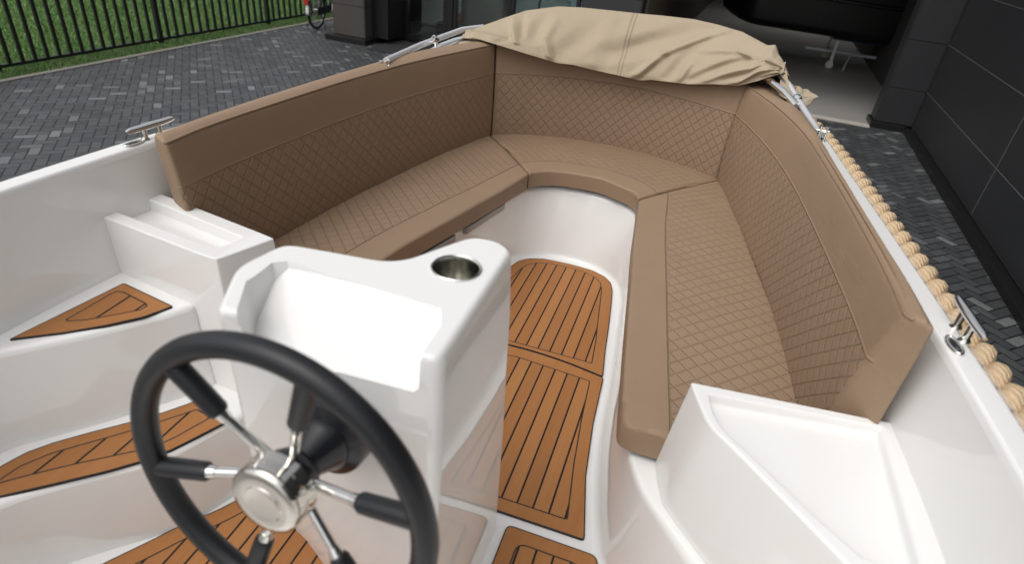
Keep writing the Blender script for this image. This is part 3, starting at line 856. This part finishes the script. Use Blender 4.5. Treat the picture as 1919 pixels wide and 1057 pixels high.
# =================================================================== the yard
def m_paving():
    t = NT('block_paving'); x, y, z = t.sep(t.coord())
    ang = math.radians(45)-WYAW; c, s = math.cos(ang), math.sin(ang); U = .102
    wob = (t.noise(t.coord(), 3.0, 2)-.5)*.05
    a = (x*c+y*s)/U+wob; b = (y*c-x*s)/U+wob
    i = a.floor(); j = b.floor(); fx = a.fract(); fy = b.fract()
    k = (i-j).mod(4.0)
    k1 = k.gt(.5)*k.lt(1.5); k2 = k.gt(1.5)*k.lt(2.5); vert = k.gt(1.5); hor = 1.0-vert
    lx = fx+k1; ly = fy+k2
    wx = 1.0+hor; wy = 1.0+vert
    ex = lx.min(wx-lx); ey = ly.min(wy-ly); e = ex.min(ey)
    ids = t.comb(i-k1, j-k2, vert)
    r = t.white(ids); r2 = t.white(t.scale(ids, (1.7, 2.3, 5.1)))
    co = t.coord(); n = t.noise(co, 60, 4); big = t.noise(co, .7, 3)
    cc = t.mix(r, (.044, .0475, .0495), (.076, .081, .083))
    cc = t.mix(r2.gt(.87)*(.25+r*.75)*t.ramp(n, .25, .6), cc, (.24, .25, .25))
    cc = t.mix(n*.30, cc, (.032, .034, .035))
    cc = t.mix(t.ramp(big, .45, .75)*.35, cc, (.034, .035, .032))
    joint = 1.0-t.ramp(e, .040, .080)
    cc = t.mix(joint, cc, (.006, .0065, .006))
    t.col(cc); t.set(Roughness=t.ramp(t.noise(co, 5, 3), .2, .8)*.25+.40, Specular_IOR_Level=.45)
    t.bump((1.0-joint)*1.0+n*.18+r*.35, .006, .8)
    return t.m
m = MB(); m.add([(-8.6,-14,GZ),(30,-14,GZ),(30,40,GZ),(-8.6,40,GZ)], [(0,1,2,3)])
# frame of the building and the yard edge: origin at the inner corner between column and side wall
B0 = Vector((3.706, 11.005, GZ))
ex = Vector((math.cos(WYAW), -math.sin(WYAW), 0)); ey = Vector((math.sin(WYAW), math.cos(WYAW), 0))
def bw(a, b, h=0): return B0+ex*a+ey*b+Vector((0,0,h))
m = MB(); m.add([bw(-11.40,-34), bw(40,-34), bw(40,34), bw(-11.40,34)], [(0,1,2,3)])
tag(m.build('paving', m_paving(), smooth=False), kind='structure')
m = MB(); m.add([bw(-70,-60,-.006), bw(-11.40,-60,-.006), bw(-11.40,60,-.006), bw(-70,60,-.006)], [(0,1,2,3)])
t = NT('turf'); co = t.coord(); n1 = t.noise(co, 2.3, 4); n2 = t.noise(co, 42, 4, .7)
cc = t.mix(n1, (.06,.14,.026), (.12,.23,.052)); cc = t.mix(t.ramp(n2,.35,.75), cc, (.018,.045,.008)); cc = t.mix(t.ramp(t.noise(co, 6, 3), .58, .75)*.5, cc, (.12,.13,.045))
t.col(cc); t.set(Roughness=.9, Specular_IOR_Level=.15); t.bump(n2, .04, .9)
TURF = t.m
tag(m.build('lawn', TURF, smooth=False), kind='structure')
m = MB(); a0, a1 = -11.44, -11.34
k = -30.0
while k < 18: m.box((a0, k+.004, 0), (a1, k+.996, .012)); k += 1.0
kerb = m.build('kerb', None or simple('concrete_kerb', (.235,.22,.185), .9), bevel=.006, smooth=False); kerb.location = B0; kerb.rotation_euler = (0,0,-WYAW); tag(kerb, kind='structure')
# grass blades
GR = []
for q, c in enumerate(((.105,.205,.055),(.165,.285,.09),(.25,.33,.15))):
    GR.append(simple('grass_blade', c, .6, Specular_IOR_Level=.25))
m = MB()
rg = random.Random(3)
for _ in range(120000):
    u = rg.random()**1.7
    a = -11.62-u*11.0; b = -7.2+rg.random()*12.5
    if rg.random() < .13: a = -11.46-rg.random()*.24
    h = .03+.045*rg.random()
    if a > -11.75: h *= .75
    p = bw(a, b, -.008); an = rg.random()*2*PI; w = .003+.003*rg.random()+.0010*(-a-11.6)
    d = Vector((math.cos(an), math.sin(an), 0)); l = Vector((rg.uniform(-.9,.9)*h, rg.uniform(-.9,.9)*h, 0))
    m.add([p-d*w, p+d*w, p+l+Vector((0,0,h))], [(0,1,2)], min(2, int(rg.random()**1.3*3)))
g = m.build('grass', GR, smooth=False, fix=False)
tag(g, kind='stuff')

# ---- bar fence
FENCE = NT('black_paint'); FENCE.col((.010,.009,.008)); FENCE.set(Roughness=.5); FENCE = FENCE.m
fence = empty('bar_fence', bw(-11.80,0), -WYAW)
tag(fence, 'black metal bar fence standing in the grass beside the paved yard', 'fence')
post_b = [-3.228+2.60*k for k in range(-4, 6)]
for pb in post_b:
    m = MB(); m.box((-.035,pb-.035,-.02),(.035,pb+.035,2.02)); m.box((-.042,pb-.042,2.02),(.042,pb+.042,2.035)); m.build('post', FENCE, fence, bevel=.004, smooth=False)
for pb in post_b[:-1]:
    m = MB(); n = 14
    for k in range(1, n+1):
        y = pb+2.60*k/(n+1)
        m.box((-.018,y-.022,.07),(.018,y+.022,1.93))
    m.build('bar_panel', FENCE, fence, bevel=.003, seg=1, smooth=False)
    m = MB(); m.box((-.022,pb+.036,.045),(.022,pb+2.564,.085)); m.build('rail', FENCE, fence, smooth=False)
    m = MB(); m.box((-.022,pb+.036,1.90),(.022,pb+2.564,1.94)); m.build('rail', FENCE, fence, smooth=False)

# =================================================================== the showroom building
bld = empty('showroom_building', B0, -WYAW)
tag(bld, 'dark clad showroom with tall windows and an open garage bay beside a long black wall', 'building')
def m_clad(name, col, rough):
    t = NT(name); co = t.coord(); n = t.noise(co, 1.3, 3); f = t.noise(co, 90, 3)
    t.col(t.mix(n, tuple(x*.86 for x in col), tuple(x*1.1 for x in col))); t.set(Roughness=f*.12+rough, Specular_IOR_Level=.45)
    return t.m
CLAD = m_clad('dark_cladding', (.025,.0255,.0275), .42)
CLADW = m_clad('taupe_cladding', (.068,.060,.055), .5)
JOINT = simple('black_joint', (.006,.006,.006), .8)  # near-black core between the column panels
JOINTL = simple('aluminium_joint', (.13,.13,.133), .45)
PLINTH = simple('black_plinth', (.008,.0075,.0075), .4)
def b_box(name, a, b, mat, bevel=.004, parent=bld):
    m = MB(); m.box(a, b); return m.build(name, mat, parent, bevel=bevel, seg=2, smooth=False)
HJ = [.10,.634,1.331,2.030,2.73,3.43,4.13,4.83,5.53,6.2]
# right-hand side wall: panels 3.64 m long
m = MB()
m.box((.022,-15.0,0),(.4,.30,6.2), 1)
for z in HJ[1:-1]: m.box((-.0015,-14.8,z-.0035),(.0222,.0,z+.0035), 1)
for y in (-3.70,-7.40,-11.10): m.box((-.0010,y-.0035,.1),(.0223,y+.0035,6.2), 1)
m2 = MB()
yy = [-.006,-3.70,-7.40,-11.10,-14.8]
for y0, y1 in zip(yy[1:], yy):
    for z0, z1 in zip(HJ, HJ[1:]):
        m.box((0,y0+.006,z0+.006),(.021,y1-.006,z1-.006), 0)
m.build('side_wall', [CLAD, JOINTL], bld, bevel=.0025, seg=1, smooth=False)
b_box('wall_plinth', (-.11,-15,0),(.021,-.10,.085), PLINTH)
# column between bay and side wall
def column(x0, x1, y0, y1, mat, split=None, h=6.2):
    m = MB(); m.box((x0+.018,y0+.018,.10),(x1-.018,y1,h), 1)
    for z0, z1 in zip(HJ, HJ[1:]):
        if z1 > h+.01: break
        m.box((x0+.02,y0,z0+.005),(x1-.02,y0+.017,z1-.005), 0)
        m.box((x0,y0+.002,z0+.005),(x0+.017,y1-.01,z1-.005), 0)
        m.box((x1-.017,y0+.002,z0+.005),(x1,y1-.01,z1-.005), 0)
    return m.build('clad_column', [mat, JOINT], bld, bevel=.003, seg=1, smooth=False)
column(-.56, -.004, -.02, .38, CLAD)
b_box('wall_plinth', (-.60,-.085,0),(-.112,.40,.098), PLINTH)
column(-5.60, -4.56, .02, .42, m_clad('grey_cladding', (.036,.035,.037), .5))
b_box('wall_plinth', (-5.64,-.03,0),(-4.52,.42,.098), PLINTH)
column(-10.13, -9.44, -.80, .30, CLADW)
b_box('wall_plinth', (-10.24,-.94,0),(-9.36,.30,.098), PLINTH)
b_box('wall_plinth', (-9.44,-.55,.098),(-9.10,.30,6.2), PLINTH)
# lintel / upper wall over windows and bay
b_box('upper_wall', (-9.10,.06,2.9),(-5.60,.40,6.2), CLAD)
b_box('upper_wall', (-4.56,.06,3.3),(-.56,.38,6.2), CLAD)
for x0, x1, y0, y1 in ((-10.2,-4.56,.02,.5),(-10.2,-4.56,4.5,17.5),(-4.559,.42,.02,7.5),(-4.559,.42,11.0,17.5)): b_box('roof', (x0,y0,6.2),(x1,y1,6.4), CLAD)  # gaps left open in the unseen roof to let daylight inside
b_box('end_wall', (-10.2,.30,0),(-10.0,17.4,6.2), CLAD)
b_box('rear_wall', (-10.0,17.3,0),(.4,17.5,6.2), simple('inner_wall', (.13,.115,.09), .9))
b_box('bay_wall', (.022,.38,0),(.30,17.3,6.2), simple('bay_side', (.05,.045,.04), .9))
b_box('partition', (-4.60,.42,0),(-4.52,17.3,6.2), simple('partition_wall', (.14,.115,.08), .9))
t = NT('bay_concrete'); co = t.coord(); n = t.noise(co, .8, 4)
t.col(t.mix(n, (.25,.243,.225), (.33,.32,.295))); t.set(Roughness=.42); 
b_box('bay_floor', (-4.52,.02,-.02),(.022,17.3,.014), t.m, 0)
b_box('door_sill', (-4.52,-.14,-.02),(-.60,.018,.020), simple('sill_stone', (.44,.41,.36), .7), .004)
b_box('room_floor', (-10.0,.36,-.02),(-4.60,17.3,.012), simple('room_floor', (.13,.125,.12), .25), 0)
# windows: frames and glass
def m_glass():
    t = NT('window_glass'); n = t.node('ShaderNodeBsdfTransparent'); n.inputs[0].default_value = (.90,.95,.94,1)
    g = t.node('ShaderNodeBsdfGlossy'); g.inputs['Roughness'].default_value = .02
    f = t.node('ShaderNodeFresnel'); f.inputs[0].default_value = 1.55
    mx = t.node('ShaderNodeMixShader'); t.l.new(f.outputs[0], mx.inputs[0]); t.l.new(n.outputs[0], mx.inputs[1]); t.l.new(g.outputs[0], mx.inputs[2])
    t.l.new(mx.outputs[0], t.out.inputs[0]); return t.m
GLASS = m_glass(); FR = simple('black_window_frame', (.012,.010,.010), .35)
def window(x0, x1, y, z0, z1, w=.07):
    m = MB()
    m.box((x0,y-.04,z0),(x0+w,y+.04,z1)); m.box((x1-w,y-.04,z0),(x1,y+.04,z1))
    m.box((x0+w,y-.04,z0),(x1-w,y+.04,z0+w)); m.box((x0+w,y-.04,z1-w),(x1-w,y+.04,z1))
    f = m.build('window_frame', FR, bld, bevel=.004, seg=1, smooth=False)
    m = MB(); m.box((x0+w+.001,y-.006,z0+w+.001),(x1-w-.001,y+.006,z1-w-.001)); m.build('pane', GLASS, f, smooth=False)
window(-9.10, -8.20, .10, .02, 2.88)
b_box('window_mullion', (-8.198,.04,.0),(-8.062,.20,2.88), FR)
window(-8.06, -6.92, .10, .02, 2.88)
window(-6.918, -5.64, .10, .02, 2.88)

# things inside and before the building
m = MB(); m.box((-9.20,-1.16,0),(-7.95,-.10,.018)); mat_ = m.build('door_mat', simple('mat_fibre', (.016,.016,.017), .95), bevel=.006, smooth=False)
mat_.location = B0; mat_.rotation_euler = (0,0,-WYAW); tag(mat_, 'black door mat on the paving before the showroom window', 'door mat')
def inb(name, label, cat, at, group=None):
    e = empty(name, bw(*at), -WYAW); tag(e, label, cat, group); return e
WHITEB = simple('white_board', (.62,.64,.63), .5); TEAL = simple('pale_teal', (.36,.44,.43), .4); GREYB = simple('grey_board', (.30,.29,.26), .6)
# display wall panels
e = inb('display_panel', 'pale display panel standing behind the left showroom window pane', 'panel', (-9.15,1.9))
m = MB(); m.box((-.55,-.02,.05),(.40,.02,2.0)); m.build('board', WHITEB, e, bevel=.004, smooth=False)
for q in (-.50,.30): m = MB(); m.box((q,-.2,0),(q+.06,.2,.05)); m.build('foot', FR, e, smooth=False)
e = inb('display_panel', 'grey display panel with curved pale top behind the middle showroom pane', 'panel', (-8.45,2.2))
m = MB(); m.box((-.42,-.02,.02),(.55,.02,1.05), 0); m.box((-.42,-.018,1.05),(.55,.018,2.1), 1); m.build('board', [GREYB, WHITEB], e, smooth=False)
e = inb('showroom_counter', 'pale teal counter seen through the right showroom window', 'counter', (-7.0,3.2))
m = MB(); m.box((-.9,-.3,.0),(1.1,.5,.92)); m.build('body', TEAL, e, bevel=.01, smooth=False)
m = MB(); m.box((-.95,-.35,.922),(1.15,.55,.96)); m.build('worktop', WHITEB, e, bevel=.005, smooth=False)
e = inb('outboard_trolley', 'black wheeled outboard motor trolley behind the window left of the canopy', 'trolley', (-6.55,1.3))
m = MB()
for q in (-.35,.35): m.tube([(q,-.35,.12),(q,.30,.12),(q,.38,1.05)], .025, 10)
m.tube([(-.35,.37,1.0),(.35,.37,1.0)], .025, 10); m.tube([(-.35,.0,.12),(.35,.0,.12)], .025, 10); m.tube([(-.35,.34,.62),(.35,.34,.62)], .03, 10)
m.build('frame', BLACKP, e)
for q in (-.38,.38):
    m = MB(); m.lathe([(.0001,-.02),(.09,-.02),(.10,-.01),(.10,.01),(.09,.02),(.0001,.02)], (q,-.3,.10), (1,0,0), 24); m.build('wheel', BLACKP, e)
e = inb('outboard_motor', 'small white outboard motor standing behind the canopy in the showroom', 'outboard motor', (-6.15,1.45))
m = MB(); m.loft([[(x*s_, y*s_*.8, z) for x, y in ((.16,.2),(-.16,.2),(-.18,-.1),(-.1,-.22),(.1,-.22),(.18,-.1))] for s_, z in ((.55,.95),(.9,1.0),(1,1.15),(.95,1.3),(.6,1.38))])
m.build('cowling', simple('white_cowl', (.55,.6,.62), .3), e, bevel=.02)
m = MB(); m.box((-.06,-.10,.30),(.06,.10,.95)); m.box((-.03,-.22,.16),(.03,.16,.34)); m.build('shaft', simple('grey_shaft', (.32,.34,.35), .4), e, bevel=.015)
e = inb('price_card', 'small pale blue card standing by the outboard motor behind the canopy', 'card', (-5.93,1.0))
m = MB(); m.box((-.13,-.006,.95),(.13,.006,1.28), 0); m.box((-.09,-.009,1.16),(.09,-.0065,1.18), 1); m.box((-.09,-.009,1.09),(.09,-.0065,1.11), 1); m.build('card', [simple('pale_blue_card', (.45,.62,.72), .5), simple('blue_print', (.08,.2,.42), .5)], e, smooth=False)
m = MB(); m.tube([(0,.02,0),(0,.02,.97)], .01, 8); m.lathe([(.0001,.012),(.12,.012),(.12,0)], (0,.02,0), (0,0,1), 20); m.build('stand', FR, e)
e = inb('cleaning_machine', 'dark floor machine with orange body behind the left window pane', 'machine', (-8.55,1.05))
m = MB(); m.box((-.30,-.18,.10),(.16,.18,.30)); m.build('body', BLACKP, e, bevel=.04, smooth=True)
m = MB(); m.lathe([(.0001,-.08),(.10,-.08),(.14,0),(.10,.10),(.0001,.12)], (.08,0,.40), (0,0,1), 20); m.build('tank', simple('orange_tank', (.45,.10,.015), .4), e)
m = MB(); m.tube([(.02,.0,.30),(.06,.10,.8),(.10,.14,1.25)], .018, 10); m.build('handle', BLACKP, e)
# dark boat and trolley in the bay
db = inb('covered_boat', 'black boat hull hanging low in the dark garage bay', 'boat', (-1.5,5.4))
m = MB(); rows = []
for i in range(25):
    u = i/24.0; x = -2.05+5.2*u
    wdt = 1.05*min(1, (u*5+.35)**.55) ; zb = .66+.28*max(0, 1-u*6)**2-.05*u
    rows.append([(x, -wdt*.95, 2.5), (x, -wdt, 1.7), (x, -wdt*.96, zb+.22), (x, -wdt*.80, zb+.06), (x, -wdt*.4, zb), (x, 0, zb-.03), (x, wdt*.4, zb), (x, wdt*.80, zb+.06), (x, wdt*.96, zb+.22), (x, wdt, 1.7), (x, wdt*.95, 2.5)])
m.loft(rows); m.build('hull', simple('black_gelcoat', (.006,.0045,.0045), .35), db)
m = MB(); m.tube([(-1.98,-.94,1.5),(-1.2,-1.07,1.45),(1.0,-1.08,1.4),(3.1,-1.08,1.4)], .04, 10); m.build('rubbing_strake', BLACKP, db)
tr = inb('boat_trolley', 'grey steel boat trolley on cream castors under the black hull', 'trolley', (-.95,5.4))
STEEL = simple('galvanised_steel', (.50,.51,.52), .45, .3); CREAM = simple('cream_castor', (.55,.52,.42), .6)
m = MB()
m.box((-.55,-.03,.26),(2.3,.03,.32)); m.box((-.03,-.75,.22),(.03,.75,.28)); m.box((1.77,-.75,.22),(1.83,.75,.28))
m.box((-.03,-.75,.28),(.03,-.69,.62)); m.box((-.03,.69,.28),(.03,.75,.62)); m.box((1.77,-.75,.28),(1.83,-.69,.62)); m.box((1.77,.69,.28),(1.83,.75,.62))
m.build('frame', STEEL, tr, smooth=False, bevel=.006)
m = MB(); m.tube([(.30,-.75,.02),(.36,-.55,.30),(.50,-.3,.46)], .022, 8); m.build('prop_leg', STEEL, tr)
m = MB(); m.box((-.1,.60,.62),(1.9,.70,.70)); BUNK = simple('blue_carpet', (.012,.02,.04), .9); m.build('bunk', BUNK, tr, bevel=.01, smooth=False)
m = MB(); m.box((-.1,-.70,.62),(1.9,-.60,.70)); m.build('bunk', BUNK, tr, bevel=.01, smooth=False)
for x in (0,1.8):
    for y in (-.72,.72):
        m = MB(); m.lathe([(.0001,-.025),(.065,-.025),(.085,-.018),(.09,0),(.085,.018),(.065,.025),(.0001,.025)], (x,y,.105), (.5,.8,0), 24)
        w = m.build('castor', CREAM, tr)
        m = MB(); m.box((x-.03,y-.03,.19),(x+.03,y+.03,.222)); m.box((x-.034,y-.028,.09),(x-.028,y+.028,.195)); m.box((x+.028,y-.028,.09),(x+.034,y+.028,.195)); m.build('fork', STEEL, w, smooth=False)

# ---- bicycle by the pillar
bk_ = empty('bicycle', bw(-10.87,-.30), math.radians(96))
tag(bk_, 'black city bicycle with white tipped red mudguard parked between fence and pillar', 'bicycle')
RIMM = simple('bicycle_rim', (.45,.45,.44), .35, .8); BKP = simple('bicycle_paint', (.012,.015,.022), .3); WHT = simple('white_plastic', (.72,.72,.68), .4); RED = simple('red_plastic', (.48,.03,.015), .35)
def bwheel(x):
    m = MB(); R = .335
    m.tube([(x+R*math.cos(2*PI*k/48), 0, .36+R*math.sin(2*PI*k/48)) for k in range(48)], .022, 10, closed=True)
    w = m.build('wheel', BLACKP, bk_)
    m = MB(); m.tube([(x+.305*math.cos(2*PI*k/48), 0, .36+.305*math.sin(2*PI*k/48)) for k in range(48)], .013, 8, closed=True); m.build('rim', RIMM, w)
    m = MB()
    for k in range(28):
        a = 2*PI*k/28; m.tube([(x+.02*math.cos(a+.6), .02*(-1)**k, .36+.02*math.sin(a+.6)), (x+.30*math.cos(a), 0, .36+.30*math.sin(a))], .0022, 4)
    m.build('spokes', RIMM, w)
    m = MB(); m.lathe([(.0001,-.05),(.022,-.05),(.022,.05),(.0001,.05)], (x,0,.36), (0,1,0), 14); m.build('axle_hub', RIMM, w)
bwheel(0); bwheel(1.10)
m = MB()
for p in ([(0,.05,.36),(.46,.05,.30)], [(0,-.05,.36),(.46,-.05,.30)], [(0,.05,.36),(.36,.03,.86)], [(0,-.05,.36),(.36,-.03,.86)], [(.46,0,.30),(.33,0,.98)], [(.46,0,.30),(.92,0,.86)], [(.36,0,.70),(.90,0,.95)], [(.95,0,1.05),(.99,0,.70),(1.04,.05,.55),(1.10,.05,.36)], [(.99,0,.70),(1.04,-.05,.55),(1.10,-.05,.36)]):
    m.tube(p, .016, 10)
m.build('frame', BKP, bk_)
def fender(x, a0, a1, mats):
    m = MB(); n = 24; R = .375; rows = []
    for k in range(n+1):
        a = math.radians(a0+(a1-a0)*k/n); rows.append([(x+R*math.cos(a)*(1-abs(w)*.3), w, .36+R*math.sin(a)*(1-abs(w)*.3)) for w in (-.032,-.018,0,.018,.032)])
    for k in range(n): m.grid(rows[k:k+2], 1 if k >= n-4 else 0)
    o = m.build('mudguard', mats, bk_); o.modifiers.new('t', 'SOLIDIFY').thickness = .003; return o
fender(0, 20, 188, [BKP, WHT]); fender(1.10, 30, 205, [BKP, WHT])
m = MB(); m.box((-.395,-.045,.50),(-.365,.045,.64)); m.build('rear_reflector', RED, bk_, bevel=.01)
m = MB()
m.tube([(-.28,.07,.78),(.30,.07,.78)], .008, 8); m.tube([(-.28,-.07,.78),(.30,-.07,.78)], .008, 8); m.tube([(-.28,-.07,.78),(-.28,.07,.78)], .008, 8); m.tube([(-.15,.07,.78),(0,.06,.38)], .007, 8); m.tube([(-.15,-.07,.78),(0,-.06,.38)], .007, 8); m.tube([(0,-.07,.78),(0,.07,.78)], .007, 8)
m.build('carrier_rack', RIMM, bk_)
m = MB(); m.prism([(-.06,-.075),(.52,-.075),(.56,-.055),(-.06,-.055)], .27, .42); m.build('chain_case', BLACKP, bk_, bevel=.02)
m = MB(); m.tube([(.46,-.10,.30),(.46,.10,.30)], .012, 8); m.tube([(.46,-.10,.30),(.56,-.10,.17)], .010, 8); m.tube([(.46,.10,.30),(.36,.10,.43)], .010, 8); m.box((.52,-.19,.155),(.60,-.11,.18)); m.box((.32,.11,.42),(.40,.19,.445)); m.build('crankset', RIMM, bk_)
m = MB(); m.tube([(.02,.08,.34),(-.06,.20,.02)], .009, 8); m.tube([(.02,-.08,.34),(-.06,-.20,.02)], .009, 8); m.build('kickstand', BLACKP, bk_)
m = MB(); m.loft([[(.33-.14*s_+dx*0, y, 1.0+z) for y, z in ((-w,0),(-w*.6,.05),(w*.6,.05),(w,0),(0,-.03))] for s_, w in ((1,.10),(.5,.11),(0,.07),(-.8,.03))]) if (dx := 0) == 0 else None; m.build('saddle', BLACKR, bk_)
m = MB(); m.tube([(.80,-.30,1.06),(.90,-.26,1.12),(.95,0,1.10),(.90,.26,1.12),(.80,.30,1.06)], .012, 8); m.build('handlebar', RIMM, bk_)

# =================================================================== light, sky, camera
w = bpy.data.worlds.new('World'); S.world = w; w.use_nodes = True
nt = w.node_tree; bg = nt.nodes['Background']; sky = nt.nodes.new('ShaderNodeTexSky'); sky.sky_type = 'NISHITA'; sky.sun_disc = False
SE, SR = math.radians(61), math.radians(212)
sky.sun_elevation = SE; sky.sun_rotation = SR; sky.air_density = 1.0; sky.dust_density = 4.0; sky.ozone_density = 1.0
hs = nt.nodes.new('ShaderNodeHueSaturation'); hs.inputs['Saturation'].default_value = .22
nt.links.new(sky.outputs[0], hs.inputs['Color']); nt.links.new(hs.outputs[0], bg.inputs[0]); bg.inputs[1].default_value = .15
sun = bpy.data.lights.new('sun', 'SUN'); so = bpy.data.objects.new('sun', sun); C.objects.link(so)
sun.energy = .42; sun.angle = math.radians(70); sun.color = (1, .97, .93)
# direction towards the sun
sd = Vector((math.sin(SR)*math.cos(SE), math.cos(SR)*math.cos(SE), math.sin(SE)))
so.rotation_euler = sd.to_track_quat('Z', 'Y').to_euler()

cam = bpy.data.cameras.new('camera'); co_ = bpy.data.objects.new('camera', cam); C.objects.link(co_); S.camera = co_
cam.sensor_width = 36; cam.sensor_fit = 'HORIZONTAL'; cam.lens = FPX/PW*36; cam.clip_start = .02; cam.clip_end = 500
M = Matrix((RT, UP, -FW)).transposed().to_4x4(); M.translation = CAM; co_.matrix_world = M
cam.dof.use_dof = True; cam.dof.focus_distance = 2.4; cam.dof.aperture_fstop = 2.8
S.view_settings.view_transform = 'Standard'; S.view_settings.look = 'None'; S.view_settings.gamma = 1; S.view_settings.exposure = .35
S.render.engine = 'CYCLES'; S.cycles.use_denoising = True; S.cycles.max_bounces = 10; S.cycles.diffuse_bounces = 5; S.cycles.glossy_bounces = 5; S.cycles.transparent_max_bounces = 12
S.cycles.sample_clamp_indirect = 6
S.render.film_transparent = False
